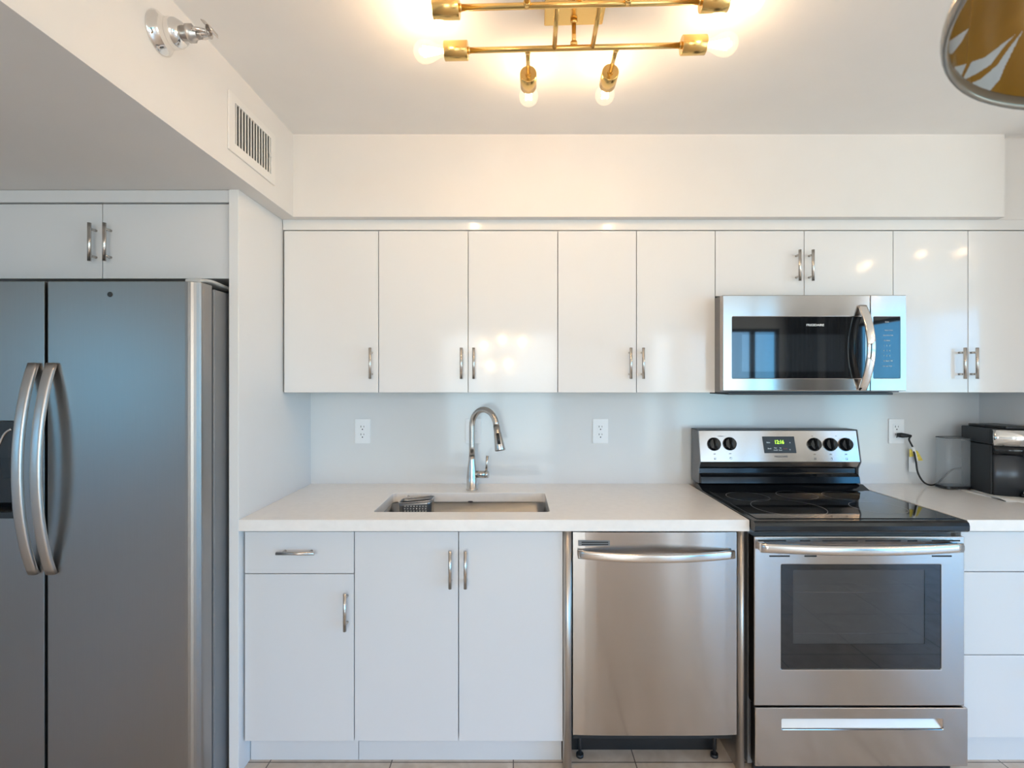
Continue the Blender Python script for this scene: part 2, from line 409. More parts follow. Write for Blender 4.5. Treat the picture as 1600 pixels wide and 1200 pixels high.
tag(obj('filler_strip', B((-.998, 2.278, 2.177, 2.49, 2.078, BZ)), M['cab'], loc=(.64, 2.177, 2.078), bevel=.001),
    'long white filler strip between wall cabinet tops and the soffit', 'trim')

SX0, SX1, SY0, SY1 = -.545, .133, 1.943, 2.276
bm = bmesh.new(); slab_hole(bm, (-1.0, .847, 1.832, 2.48), (SX0, SX1, SY0, SY1), .018, CB, CT)
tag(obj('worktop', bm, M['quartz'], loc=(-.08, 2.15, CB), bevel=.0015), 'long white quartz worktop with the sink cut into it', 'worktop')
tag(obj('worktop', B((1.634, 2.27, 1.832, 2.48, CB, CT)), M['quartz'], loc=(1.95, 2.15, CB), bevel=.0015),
    'short white quartz worktop right of the range under the coffee maker', 'worktop')

# ================================================================== CABINETS
def bar_handle(parent, x, z, Y, L, horiz=False, out=.030, r=.0062, post=.0048):
    bm = bmesh.new(); h = L/2; q = h - .02
    if horiz:
        cyl(bm, (x-h, Y-out, z), (x+h, Y-out, z), r)
        for s in (-q, q): cyl(bm, (x+s, Y-out, z), (x+s, Y, z), post, 12)
    else:
        cyl(bm, (x, Y-out, z-h), (x, Y-out, z+h), r)
        for s in (-q, q): cyl(bm, (x, Y-out, z+s), (x, Y, z+s), post, 12)
    return obj('handle', bm, M['steeln'], parent)
UY, UZ0, UZ1 = 2.175, 1.380, 2.073
GAP = .0015
UG = 'glossy white wall cabinets in the row above the worktop'
def upper(label, xs, handles, z0=UZ0, hz=None):
    c = thing('wall_cabinet', label, 'cabinet', ((xs[0]+xs[-1])/2, 2.33, z0), UG)
    obj('body', B((xs[0]+.001, xs[-1]-.001, UY+.0205, 2.479 if z0 < 1.5 else 2.479, z0+.001, UZ1+.004)), M['cab'], c)
    for a, b_, h in zip(xs, xs[1:], handles):
        d = obj('door', B((a+GAP, b_-GAP, UY, UY+.019, z0, UZ1)), M['cab'], c, bevel=.0012)
        bar_handle(d, h, hz if hz else Z(568, UY), UY, .132)
    return c
ux = [X(p, UY) for p in (443.5, 591.5, 731.5, 871.5, 994.5, 1117.5, 1256.5, 1395.5, 1512.5)] + [2.276]
hx = lambda p: X(p, UY-.03)
upper('single-door white wall cabinet beside the tall end panel', ux[0:2], [hx(578)])
upper('two-door white wall cabinet directly above the sink and faucet', ux[1:4], [hx(720.5), hx(740)])
upper('two-door white wall cabinet above the dishwasher, left of the microwave', ux[3:6], [hx(986), hx(1005.5)])
upper('short two-door white wall cabinet directly above the microwave', ux[5:8], [hx(1250), hx(1270.5)], z0=1.793, hz=Z(417, UY))
upper('two-door white wall cabinet right of the microwave, above the coffee maker', ux[7:10], [hx(1508), hx(1527)])

# cabinet over the refrigerator
FY = 1.845
fc = thing('refrigerator_cabinet', 'two-door white cabinet above the refrigerator under the grey beam', 'cabinet', (-1.5, 2.1, 1.80))
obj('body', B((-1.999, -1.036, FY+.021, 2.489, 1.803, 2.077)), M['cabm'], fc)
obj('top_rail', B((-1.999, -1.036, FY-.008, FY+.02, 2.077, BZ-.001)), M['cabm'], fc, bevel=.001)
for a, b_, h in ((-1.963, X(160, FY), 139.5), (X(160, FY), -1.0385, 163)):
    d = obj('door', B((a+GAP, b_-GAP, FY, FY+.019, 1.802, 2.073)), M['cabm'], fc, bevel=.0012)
    bar_handle(d, X(h, FY-.03), Z(378, FY-.03), FY, .137)
# base cabinets
LY = 1.860
dz0, dz1 = .108, .882
def base(label, name='base_cabinet', x0=0, x1=1):
    c = thing(name, label, 'cabinet', ((x0+x1)/2, 2.1, 0), 'white base cabinets under the worktops')
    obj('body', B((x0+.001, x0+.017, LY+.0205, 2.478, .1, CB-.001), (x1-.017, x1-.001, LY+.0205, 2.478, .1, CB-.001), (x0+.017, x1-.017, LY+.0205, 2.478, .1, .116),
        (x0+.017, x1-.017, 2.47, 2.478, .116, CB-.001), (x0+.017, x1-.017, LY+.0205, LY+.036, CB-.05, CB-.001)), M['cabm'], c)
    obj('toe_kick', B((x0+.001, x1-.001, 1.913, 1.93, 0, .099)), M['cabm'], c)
    return c
b1 = base('white base cabinet with one drawer over a door, beside the end panel', x0=-.998, x1=X(553.5, LY))
zs = Z(896.5, LY)
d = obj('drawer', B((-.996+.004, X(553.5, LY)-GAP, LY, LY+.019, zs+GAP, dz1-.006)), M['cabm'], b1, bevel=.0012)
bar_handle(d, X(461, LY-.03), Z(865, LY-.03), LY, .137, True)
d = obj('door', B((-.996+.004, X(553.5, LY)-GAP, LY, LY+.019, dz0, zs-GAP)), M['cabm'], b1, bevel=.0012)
bar_handle(d, X(538.5, LY-.03), Z(957, LY-.03), LY, .137)
b2 = base('white two-door base cabinet under the sink', x0=X(553.5, LY), x1=.1755)
for a, b_, h in ((553.5, 716.5, 703), (716.5, 880, 727)):
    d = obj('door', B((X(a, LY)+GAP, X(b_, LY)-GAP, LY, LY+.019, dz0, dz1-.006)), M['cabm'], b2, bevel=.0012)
    bar_handle(d, X(h, LY-.03), Z(890.5, LY-.03), LY, .137)
b3 = base('white three-drawer base cabinet at the right edge beside the range', x0=1.634, x1=2.276)
zz = [dz1-.004, Z(893.5, LY), Z(1023.5, LY), Z(1153, LY)]
for a, b_ in zip(zz, zz[1:]):
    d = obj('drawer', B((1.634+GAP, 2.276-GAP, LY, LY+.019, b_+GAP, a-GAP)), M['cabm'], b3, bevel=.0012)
    bar_handle(d, 1.955, a-.06, LY, .137, True)
# metal-edged panels either side of the dishwasher
def post(x0, x1, label):
    t = thing('divider_panel', label, 'panel', ((x0+x1)/2, 2.1, 0), 'panels flanking the dishwasher')
    obj('side_board', B((x0+.002, x1-.002, 1.872, 2.478, 0, CB-.001)), M['post'], t)
    bm = bmesh.new(); n = 10
    pl = [(x1, 1.872), (x0, 1.872)] + [((x0+x1)/2 - (x1-x0)/2*math.cos(math.pi*i/n), 1.857 - .018*math.sin(math.pi*i/n)) for i in range(n+1)]
    prism(bm, pl, 0, CB-.001, smooth=True)
    obj('edge_trim', bm, M['post'], t, label='rounded champagne metal edge')
post(.1765, X(893.5, 1.85), 'narrow champagne metal-edged panel left of the dishwasher')
post(X(1153, 1.85), X(1165.5, 1.84), 'narrow champagne metal-edged panel between dishwasher and range')

# ================================================================== SINK, BASKET, FAUCET
t = thing('kitchen_sink', 'stainless steel undermount sink set below the long worktop', 'sink', (-.2, 2.11, .68))
bm = bmesh.new()
rings = []
for (g, z) in ((-.012, CB-.002), (.002, CB-.002), (.002, .72), (.03, .69)):
    rings.append([bm.verts.new((x, y, z)) for x, y in rrect(SX0-.004+g, SX1+.004-g, SY0-.004+g, SY1+.004-g, max(.02, .05-g), 6)])
for a, c in zip(rings, rings[1:]):
    for i in range(len(a)):
        f = bm.faces.new((a[i], a[(i+1) % len(a)], c[(i+1) % len(a)], c[i])); f.smooth = True
bm.faces.new(rings[-1])
s_ = obj('bowl', bm, M['sink'], t)
md = s_.modifiers.new('thickness', 'SOLIDIFY'); md.thickness = .0015; md.offset = 0
bm = bmesh.new(); lathe(bm, (-.2, 2.11, .689), (0, 0, 1), [(0, .045), (.003, .043), (.003, .03), (.001, .028)], 28)
obj('drain', bm, M['chrome'], t)
bm = bmesh.new(); prism(bm, [(X(735, 2.27) + .012*math.cos(k*.393), Z(784, 2.27) + .003*math.sin(k*.393)) for k in range(16)], 2.2730, 2.2738, 'y'); obj('etched_mark', bm, M['dink'], t)

bk = thing('sink_caddy', 'perforated stainless steel caddy hanging in the left end of the sink', 'caddy', (-.44, 2.2, .80))
cx0, cx1, cy0, cy1, ct_ = -.492, -.352, 2.128, 2.222, Z(786.5, 2.13)
bm = bmesh.new(); rings = []
rb = [(x, y) for x, y in rrect(cx0, cx1, cy0, cy1, .022, 6)]
def ztop(x): return ct_ + (x - cx0) / (cx1 - cx0) * .012
for k in range(9):
    q = k/8; sc_ = 1 - .05*(1-q)
    rings.append([bm.verts.new((-.42+(x+.42)*sc_, 2.175+(y-2.175)*sc_, .80 + (ztop(x)-.80)*q)) for x, y in rb])
for a, c in zip(rings, rings[1:]):
    for i in range(len(a)):
        f = bm.faces.new((a[i], a[(i+1) % len(a)], c[(i+1) % len(a)], c[i])); f.smooth = True
bm.faces.new(rings[0])
s_ = obj('basket', bm, M['sink'], bk); md = s_.modifiers.new('thickness', 'SOLIDIFY'); md.thickness = .0012
bm = bmesh.new(); tube(bm, [(x, y, ztop(x)) for x, y in rb] + [(rb[0][0], rb[0][1], ztop(rb[0][0]))], .002, 8, False)
obj('rim_wire', bm, M['steelh'], bk)
bm = bmesh.new()
for r_ in range(5):
    for c_ in range(8):
        x = cx0 + .028 + c_*.0125 + (0 if r_ % 2 else .0015); z = ct_ - .012 - r_*.010
        lathe(bm, (x, cy0+.0012+.0035*0, z), (0, -1, 0), [(0, .0026), (.0012, .0026)], 8)
obj('perforations', bm, M['white'], bk)
for x in (cx0+.02, cx1-.02):
    bm = bmesh.new(); tube(bm, smooth_path([(x, cy1, ct_), (x, cy1+.012, ct_+.01), (x, 2.262, ct_-.0)], 4), .002, 8)
    obj('hanging_hook', bm, M['steelh'], bk)

fx, fy = X(737.5, 2.343), 2.343
fa = thing('kitchen_faucet', 'tall brushed nickel gooseneck faucet with pull-down spray head behind the sink', 'faucet', (fx, fy, CT))
bm = bmesh.new()
lathe(bm, (fx, fy, CT), (0, 0, 1), [(0, .0275), (.004, .0275), (.005, .0262), (.06, .0245), (.10, .021), (.14, .0155), (.155, .0148)], 32)
obj('body', bm, M['steeln'], fa)
bm = bmesh.new(); dirn = Vector((.74, -.67, 0)).normalized(); rad = .079
top = Z(640, 2.30) - rad
pts = [(fx, fy, CT+.156), (fx, fy, CT+.2), (fx, fy, (CT+.2+top)/2), (fx, fy, top)]
cc = Vector((fx, fy, top)) + dirn*rad
for i in range(1, 19):
    a = math.pi - R(172)*i/18
    pts.append(cc + dirn*rad*math.cos(a) + Vector((0, 0, rad*math.sin(a))))
tube(bm, pts, .0135, 20)
obj('spout', bm, M['steeln'], fa)
e = Vector(pts[-1]); td = (e - Vector(pts[-2])).normalized()
bm = bmesh.new(); lathe(bm, e, td, [(0, .0142), (.03, .0150), (.032, .0165), (.105, .0235), (.110, .0225), (.111, .019), (.107, .016)], 28)
sh = obj('spray_head', bm, M['steeln'], fa)
vd = (Vector((0, 0, 1.3)) - e); vd.z = 0; vd.normalize()
ce = e + td*.055 + vd*.0175; sx_ = td.cross(vd).normalized()
bm = bmesh.new()
pp = [ce - td*.024, ce + td*.024 + vd*.0040]
sweep(bm, pp, sx_, .013, .006)
obj('spray_button', bm, M['blackp'], sh)
bm = bmesh.new(); zz_ = CT + .072
cyl(bm, (fx+.018, fy-.002, zz_), (fx+.062, fy-.010, zz_), .0165, 24)
hv = obj('valve', bm, M['steeln'], fa)
bm = bmesh.new(); cyl(bm, (fx+.0625, fy-.010, zz_), (fx+.076, fy-.013, zz_), .0160, 24)
sweep(bm, [(fx+.0665, fy-.012, zz_+.008), (fx+.0685, fy-.012, zz_+.05), (fx+.072, fy-.013, zz_+.086)], (0, 1, 0), [.016, .013, .012], [.011, .009, .013])
obj('lever', bm, M['steeln'], fa)

# ================================================================== OUTLETS
def outlet(px, label, kind='duplex', py=673.5):
    x = X(px, 2.48); z = Z(py, 2.48)
    t = thing('wall_outlet' if kind == 'duplex' else 'light_switch', label, 'outlet' if kind == 'duplex' else 'switch', (x, 2.48, z-.06), 'white electrical plates on the backsplash')
    bm = bmesh.new(); prism(bm, rrect(x-.0375, x+.0375, z-.060, z+.060, .004), 2.474, 2.480, 'y'); obj('cover_plate', bm, M['white'], t, bevel=.001)
    bm = bmesh.new(); prism(bm, rrect(x-.0165, x+.0165, z-.034, z+.034, .003), 2.4725, 2.474, 'y')
    i = obj('receptacle' if kind == 'duplex' else 'rocker', bm, M['white'], t, bevel=.0005)
    bm = bmesh.new()
    if kind == 'duplex':
        for s in (.019, -.019):
            box(bm, x-.0085, x-.0060, 2.4720, 2.4726, z+s-.001, z+s+.008)
            box(bm, x+.0060, x+.0080, 2.4720, 2.4726, z+s-.000, z+s+.007)
            lathe(bm, (x, 2.4726, z+s-.010), (0, -1, 0), [(0, .0030), (.0006, .0030)], 12)
        obj('slots', bm, M['gap'], i)
    else:
        box(bm, x-.0165, x+.0165, 2.4722, 2.4726, z-.0005, z+.0005); obj('seam', bm, M['lgrey'], i)
    return t, x, z
outlet(567, 'white outlet left of the faucet, near the end panel')
outlet(740, 'white switch plate half hidden behind the faucet', 'switch')
outlet(938, 'white outlet midway between the faucet and the range')
_, ox, oz = outlet(1399.5, 'white outlet right of the range with a black plug in it')

# ================================================================== DISHWASHER
DY = 1.850; dx0, dx1 = X(895.5, DY), X(1152, DY)
dw = thing('dishwasher', 'stainless steel dishwasher with curved bar handle under the worktop', 'dishwasher', ((dx0+dx1)/2, 2.3, 0))
obj('tub', B((dx0+.004, dx1-.004, DY+.035, 2.45, .10, .872)), M['gap'], dw)
dzt, dzb = Z(832, DY), Z(1149.5, DY)
bm = bmesh.new()   # slightly crowned door
n = 14; pl = []
for i in range(n+1):
    u = i/n; pl.append((dx0 + (dx1-dx0)*u, DY + .005*(2*u-1)**4 ))
pl = pl + [(dx1, DY+.033), (dx0, DY+.033)]
prism(bm, pl, dzb, dzt)
for f in bm.faces: f.smooth = False
dd = obj('door', bm, M['steel'], dw)
bm = bmesh.new(); pts = []; xa, xb = X(903.5, DY-.01), X(1147.5, DY-.01); zh = Z(868, DY-.02)
for i in range(25):
    u = i/24; s = math.sin(math.pi*u)**.55 if 0 < u < 1 else 0
    pts.append((xa + (xb-xa)*u, DY - .004 - .044*(1-(2*u-1)**2) - .004, zh))
sweep(bm, pts, (0, 0, 1), .030, .014, .3)
obj('handle', bm, M['steelh'], dd)
bm = bmesh.new(); x0_, x1_ = X(903.5, DY), X(953, DY); prism(bm, rrect(x0_, x1_, Z(853, DY), Z(844.5, DY), .002), DY-.0005, DY+.004, 'y')
v_ = obj('control_vent', bm, M['case'], dd)
for a, c in ((848.2, 846.4), (851.5, 849.8)): obj('vent_slot', B((x0_+.012, x1_-.006, DY-.0008, DY+.001, Z(a, DY), Z(c, DY))), M['gap'], v_)
obj('kick_plate', B((dx0+.002, dx1-.03, 1.965, 1.985, 0.0, .125)), M['blackp'], dw)
for x in (X(906, 1.93), X(1116, 1.93)):
    bm = bmesh.new(); cyl(bm, (x, 1.93, .125), (x, 1.93, .0), .006, 10); cyl(bm, (x, 1.93, .0), (x, 1.93, .012), .014, 12)
    cyl(bm, (x, 1.93, .105), (x, 1.93, .098), .012, 6)
    obj('levelling_foot', bm, M['dgrey'], dw)

# ================================================================== RANGE
rx0, rx1 = .853, 1.612; RY = 1.815
rg = thing('electric_range', 'freestanding stainless steel electric range with black glass cooktop', 'range', ((rx0+rx1)/2, 2.1, 0))
obj('chassis', B((rx0+.004, rx1-.004, RY+.055, 2.44, .02, .898)), M['case'], rg)
# cooktop frame (enamel) and glass
bm = bmesh.new()
pr = [(1.800, .893), (1.794, .899), (1.7935, .915), (1.797, .926), (1.806, .932), (2.30, .932), (2.345, .950), (2.39, .952), (2.39, .899), (1.835, .899), (1.833, .893)]
prism(bm, pr, rx0-.004, rx1-.002, 'x')
ck = obj('cooktop', bm, M['enamel'], rg, bevel=.0015)
gl_ = obj('glass_surface', B((rx0+.018, rx1-.022, 1.828, 2.285, .9325, .9345)), M['ceran'], rg, bevel=.0008)
def annulus(cx, cy, r, wd=.0016, z=.9346):
    bm = bmesh.new(); n = 64
    for k in range(n):
        a, c = 2*math.pi*k/n, 2*math.pi*(k+1)/n
        q = [bm.verts.new((cx+rr*math.cos(t_), cy+rr*math.sin(t_), z)) for rr, t_ in ((r, a), (r+wd, a), (r+wd, c), (r, c))]
        bm.faces.new(q)
    bmesh.ops.remove_doubles(bm, verts=bm.verts, dist=1e-6); return bm
for cx, cy, r_ in ((1.068, 1.985, .132), (.995, 2.170, .085), (1.222, 2.20, .080), (1.42, 1.985, .095), (1.415, 2.185, .080)):
    obj('burner_ring', annulus(cx, cy, r_), M['ring'], gl_)
# backguard
bx0, bx1 = rx0+.001, rx1-.012
bm = bmesh.new(); prism(bm, [(2.372, 1.197), (2.345, 1.055), (2.362, 1.028), (2.40, 1.022), (2.44, 1.022), (2.44, 1.197)], bx0+.004, bx1-.003, 'x')
bg = obj('backguard', bm, M['steel'], rg, bevel=.001)
bm = bmesh.new()
for a in (bx0, bx1-.003):
    bm = bmesh.new(); prism(bm, [(2.369, 1.200), (2.342, 1.055), (2.360, 1.022), (2.362, .953), (2.455, .953), (2.455, 1.200)], a, a+.0035, 'x')
    obj('end_cap', bm, M['case'], bg)
obj('top_cap', B((bx0, bx1, 2.371, 2.455, 1.1975, 1.2015)), M['dgrey'], bg)
bm = bmesh.new(); prism(bm, [(2.356, .995), (2.346, .985), (2.340, .955), (2.42, .953), (2.42, 1.022), (2.372, 1.022), (2.372, .997)], bx0+.004, bx1-.005, 'x')
obj('lower_backguard', bm, M['enamel'], rg, bevel=.002)
sl = math.atan2(2.372-2.345, 1.197-1.055)        # slope of control face
def face_pt(px, py, off=.0):
    # point on the sloping control face seen at that image position
    Y = 2.36
    for _ in range(8):
        z = Z(py, Y); Y = 2.345 + (z - 1.055) * (2.372-2.345)/(1.197-1.055)
    return Vector((X(px, Y), Y, Z(py, Y))) + Vector((0, -math.cos(sl), math.sin(sl)))*off
fn = Vector((0, -math.cos(sl), math.sin(sl)))
for i, (px, py) in enumerate(((1115.5, 694), (1140, 693.5), (1272, 694.5), (1297, 694.5), (1321, 694.5))):
    p = face_pt(px, py); bm = bmesh.new()
    lathe(bm, p, fn, [(0, .031), (.006, .0305), (.008, .0275), (.018, .026), (.020, .024)], 32)
    kn = obj('knob', bm, M['enamel'], bg)
    upv = Vector((0, math.sin(sl), math.cos(sl))); bm = bmesh.new()
    tw = R(4); sd = Vector((math.cos(tw), 0, 0)) + upv*math.sin(tw); u2 = upv*math.cos(tw) - Vector((math.sin(tw), 0, 0))
    sweep(bm, [p + fn*.024 - u2*.025, p + fn*.024 + u2*.025], sd, .009, .018, .3)
    obj('grip', bm, M['blackp'], kn)
    q = face_pt(px+2, py+22.5, .0004)
    bm = bmesh.new(); s_h = .0045
    for (a, b_, c_, d_) in ((-1, 1, .8, 1), (-1, 1, -1, -.8), (-1, -.8, -1, 1), (.8, 1, -1, 1)):
        vs = [bm.verts.new(q + Vector((1, 0, 0))*s_h*u_ + upv*s_h*v_) for u_, v_ in ((a, c_), (b_, c_), (b_, d_), (a, d_))]; bm.faces.new(vs)
    du, dv = ((-1, -1), (-1, 1), (0, 0), (1, 1), (1, -1))[i]
    vs = [bm.verts.new(q + fn*.0001 + Vector((1, 0, 0))*s_h*(.55*du+u_) + upv*s_h*(.55*dv+v_)) for u_, v_ in ((-.4, -.4), (.4, -.4), (.4, .4), (-.4, .4))]; bm.faces.new(vs)
    obj('burner_symbol', bm, M['dink'], bg)
    text('dial_print', 'OFF', .0065, face_pt(px+1, py+15.5, .0004), M['dink'], bg, tilt=-sl)
for px, s in ((1126, '• Surface •'), (1269, '•'), (1306, '•')):
    text('dial_print', s, .008 if len(s) > 2 else .014, face_pt(px, 681.5, .0004), M['dink'], bg, tilt=-sl)
bm = bmesh.new()
cs = [face_pt(1190.5, 682), face_pt(1240.5, 682), face_pt(1244.5, 708), face_pt(1194.5, 708)]
A = [bm.verts.new(c + fn*.0022) for c in cs]; C_ = [bm.verts.new(c - fn*.002) for c in cs]
bm.faces.new(A)
for i in range(4): bm.faces.new((A[i], A[(i+1) % 4], C_[(i+1) % 4], C_[i]))
dp = obj('display', bm, M['blackp'], bg, bevel=.0015)
text('clock_digits', '12:16', .024, face_pt(1217, 691, .0026), M['green'], dp, tilt=-sl, sx=.85, bold=.0003)
for s, px, py in (('Bake', 1200, 691.5), ('Broil', 1202, 701), ('Time', 1211, 700), ('On/Off', 1211.5, 703.5), ('Set', 1219, 700), ('Clock', 1219, 703.5)):
    text('key_print', s, .0085 if s in ('Bake', 'Broil') else .0065, face_pt(px, py, .0026), M['ink'], dp, tilt=-sl, bold=.0001)
text('key_print', 'Cancel', .0065, face_pt(1226.5, 701, .0026), M['red'], dp, tilt=-sl)
for py, s in ((691.5, '^'), (702.5, 'v')):
    text('key_print', s, .014, face_pt(1234, py - (0 if s == 'v' else -1), .0026), M['ink'], dp, tilt=-sl)
text('maker_name', 'FRIGIDAIRE', .0105, face_pt(1220.5, 713.5, .0004), M['dink'], bg, tilt=-sl, sx=1.15, bold=.0001)
# oven door
zt, zb = Z(838.5, RY), Z(1103, RY)
wx0, wx1, wz0, wz1 = X(1220.5, RY), X(1471, RY), Z(1046, RY), Z(882, RY)
bm = bmesh.new(); slab_hole(bm, (rx0+.003, rx1-.003, zb, zt), (wx0, wx1, wz0, wz1), .005, RY, RY+.045, 'y')
od = obj('oven_door', bm, M['steel'], rg, bevel=.003)
# window: black glass border with clearer middle
ix0, ix1, iz0, iz1 = X(1240, RY), X(1446, RY), Z(1007, RY), Z(891, RY)
bm = bmesh.new(); slab_hole(bm, (wx0, wx1, wz0, wz1), (ix0, ix1, iz0, iz1), .004, RY+.003, RY+.010, 'y')
obj('window_border', bm, M['black'], od)
obj('window_glass', B((ix0, ix1, RY+.004, RY+.009, iz0, iz1)), M['ovenglass'], od)
obj('window_trim', B((wx0, wx1, RY-.001, RY+.002, wz0-.004, wz0-.0005)), M['steelh'], od)
# cavity and racks behind the glass
obj('oven_lining', B((wx0, wx1, RY+.047, RY+.052, wz0, wz1)), M['inner'], rg)
for py in (929, 994):
    bm = bmesh.new(); z = Z(py, RY)
    cyl(bm, (ix0+.001, RY+.020, z), (ix1-.05, RY+.020, z), .0016, 8)
    for k in range(8):
        x = ix0 + .022 + k*.038; cyl(bm, (x, RY+.020, z+.001), (x, RY+.040, z+.001), .0014, 6)
    obj('oven_rack', bm, M['steelh'], rg)
for a, b_ in ((1185, 1228), (1250, 1266), (1285, 1340), (1352, 1407), (1418, 1433), (1456, 1500)):
    obj('vent_slot', B((X(a, RY), X(b_, RY), RY-.0006, RY+.003, Z(846, RY), Z(843.8, RY))), M['gap'], od)
for a, b_ in ((1202, 1234), (1257, 1276), (1456, 1487)):
    obj('vent_slot', B((X(a, RY), X(b_, RY), RY-.0006, RY+.003, Z(870, RY), Z(867.8, RY))), M['gap'], od)
bm = bmesh.new(); pts = []; xa, xb = X(1188, RY-.02), X(1503, RY-.02); zh = Z(857, RY-.03)
for i in range(29):
    u = i/28; pts.append((xa+(xb-xa)*u, RY - .020 - .034*(1-(2*u-1)**2), zh))
sweep(bm, pts, (0, 0, 1), .034, .020, .42)
for x in (xa+.012, xb-.012): box(bm, x-.01, x+.01, RY-.020, RY, zh-.013, zh+.013)
obj('handle', bm, M['steelh'], od)
# storage drawer
zt2, zb2 = Z(1106.5, RY-.008), .055
bm = bmesh.new(); hx0, hx1, hz0, hz1 = X(1221.5, 1.807), X(1474, 1.807), Z(1139.5, 1.807), Z(1123.5, 1.807)
slab_hole(bm, (rx0+.003, rx1+.002, zb2, zt2), (hx0, hx1, hz0, hz1), .005, RY-.008, RY+.03, 'y')
dr = obj('storage_drawer', bm, M['steel'], rg, bevel=.003)
bm = bmesh.new(); prism(bm, [(RY+.020, hz1), (RY-.002, hz0+.001), (RY-.002, hz0), (RY+.028, hz0), (RY+.028, hz1)], hx0, hx1, 'x')
obj('finger_pull', bm, M['steelr'], dr)
obj('kick', B((rx0+.02, rx1-.02, RY+.04, RY+.054, 0, .052)), M['blackp'], rg)

# ================================================================== MICROWAVE
MY = 2.080; mx0, mx1, mz0, mz1 = X(1129.5, MY), X(1416, MY), Z(611, MY), Z(461, MY)
mw = thing('microwave', 'over-the-range stainless steel microwave with curved handle and black window', 'microwave', ((mx0+mx1)/2, 2.3, mz0))
obj('case', B((mx0+.004, mx1-.004, MY+.035, 2.478, mz0-.006, mz1+.001)), M['case'], mw)
obj('underside', B((mx0+.03, mx1-.04, MY+.018, 2.30, mz0-.016, mz0-.0065)), M['dgrey'], mw, bevel=.002)
ds = X(1360, MY); gx0, gx1, gz0, gz1 = X(1144, MY), X(1352, MY), Z(591, MY), Z(495, MY)
bm = bmesh.new(); slab_hole(bm, (mx0, ds-.0012, mz0, mz1), (gx0, gx1, gz0, gz1), .004, MY, MY+.033, 'y')
md_ = obj('door', bm, M['steel'], mw, bevel=.003)
jx0, jx1, jz0, jz1 = X(1159.5, MY), X(1320, MY), Z(580.5, MY), Z(522.5, MY)
bm = bmesh.new(); slab_hole(bm, (gx0, gx1, gz0, gz1), (jx0, jx1, jz0, jz1), .002, MY+.0015, MY+.010, 'y')
obj('door_glass', bm, M['black'], md_)
obj('viewing_window', B((jx0, jx1, MY+.0016, MY+.009, jz0, jz1)), M['mesh'], md_)
text('maker_name', 'FRIGIDAIRE', .0125, (X(1274, MY), MY+.001, Z(508, MY)), M['ink'], md_, sx=1.15, bold=.0003)
bm = bmesh.new(); slab_hole(bm, (ds+.0012, mx1, mz0, mz1), (X(1364.5, MY), X(1407, MY), gz0, gz1), .004, MY, MY+.033, 'y')
cp = obj('control_panel', bm, M['steel'], mw, bevel=.0025)
kp = obj('keypad', B((X(1364.5, MY), X(1407, MY), MY+.0015, MY+.010, gz0, gz1)), M['black'], cp)
for s, px, py in (('12:16', 1386, 503), ('Popcorn Potato', 1389, 516), ('Cook Defrost Melt', 1388, 524), ('Auto Reheat', 1386, 532), ('1    2    3', 1386, 540),
                  ('4    5    6', 1386, 548), ('7    8    9', 1386, 556), ('0  Start +30', 1388, 564), ('Vent  Light  Power', 1387, 572)):
    text('key_print', s, .0075 if s[0].isdigit() else .0052, (X(px, MY), MY+.001, Z(py, MY)), M['ink'], kp)
bm = bmesh.new(); pts = []; za, zb_ = Z(477, MY-.02), Z(609, MY-.02); xh = X(1349, MY-.01)
for i in range(29):
    u = i/28; pts.append((xh, MY - .004 - .052*(1-(2*u-1)**2), za + (zb_-za)*u))
sweep(bm, pts, (1, 0, 0), .034, .014, .3)
obj('handle', bm, M['chrome'], md_)

# ================================================================== REFRIGERATOR
GY = 1.69
fr = thing('refrigerator', 'large stainless steel side-by-side refrigerator with two curved handles', 'refrigerator', (-1.515, 2.1, 0))
fxr, fxl, fz = -1.047, -1.975, 1.762
obj('cabinet_case', B((fxl+.006, fxr-.004, GY+.082, 2.44, .02, fz-.012)), M['case'], fr, bevel=.004)
seam = X(70.5, GY)
rxd = X(319, GY+.03)
# right door, rounded outer front edge
bm = bmesh.new(); n = 8; rr = .045
pl = [(seam+.003, GY+.075), (seam+.003, GY+.006), (seam+.009, GY)]
for i in range(7): pl.append((seam+.009 + (rxd-rr-seam-.009)*(i+1)/7, GY))
for i in range(1, n+1):
    a = R(90)*i/n; pl.append((rxd - rr + rr*math.sin(a), GY + .032*(1-math.cos(a))))
pl.append((rxd, GY+.075))
prism(bm, pl, .06, fz)
for f in bm.faces:
    if abs(f.normal.z) < .5: f.smooth = False
bm.normal_update()
for e_ in bm.edges: pass
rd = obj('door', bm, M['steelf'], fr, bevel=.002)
bm = bmesh.new(); lathe(bm, (X(172, GY), GY, Z(460, GY)), (0, -1, 0), [(0, .0085), (.0015, .0085), (.002, .0075)], 20); obj('round_badge', bm, M['blackp'], rd)
# left door with dispenser opening
ex0, ex1, ez0, ez1 = -1.90, X(22.5, GY), Z(810, GY), Z(658, GY)
bm = bmesh.new(); slab_hole(bm, (fxl, seam-.003, .06, fz), (ex0, ex1, ez0, ez1), .006, GY, GY+.075, 'y')
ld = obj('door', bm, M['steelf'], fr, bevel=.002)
bm = bmesh.new(); slab_hole(bm, (ex0+.0005, ex1-.0005, ez0+.0005, ez1-.0005), (ex0+.010, ex1-.006, ez0+.02, Z(715, GY)), .004, GY-.002, GY+.010, 'y')
dsn = obj('dispenser', bm, M['dgrey'], ld)
obj('dispenser_recess', B((ex0+.001, ex1-.001, GY+.068, GY+.073, ez0+.001, ez1-.001), (ex0+.001, ex0+.006, GY+.011, GY+.067, ez0+.001, ez1-.001),
    (ex1-.006, ex1-.001, GY+.011, GY+.067, ez0+.001, ez1-.001), (ex0+.007, ex1-.007, GY+.011, GY+.067, ez0+.001, ez0+.008)), M['black'], dsn)
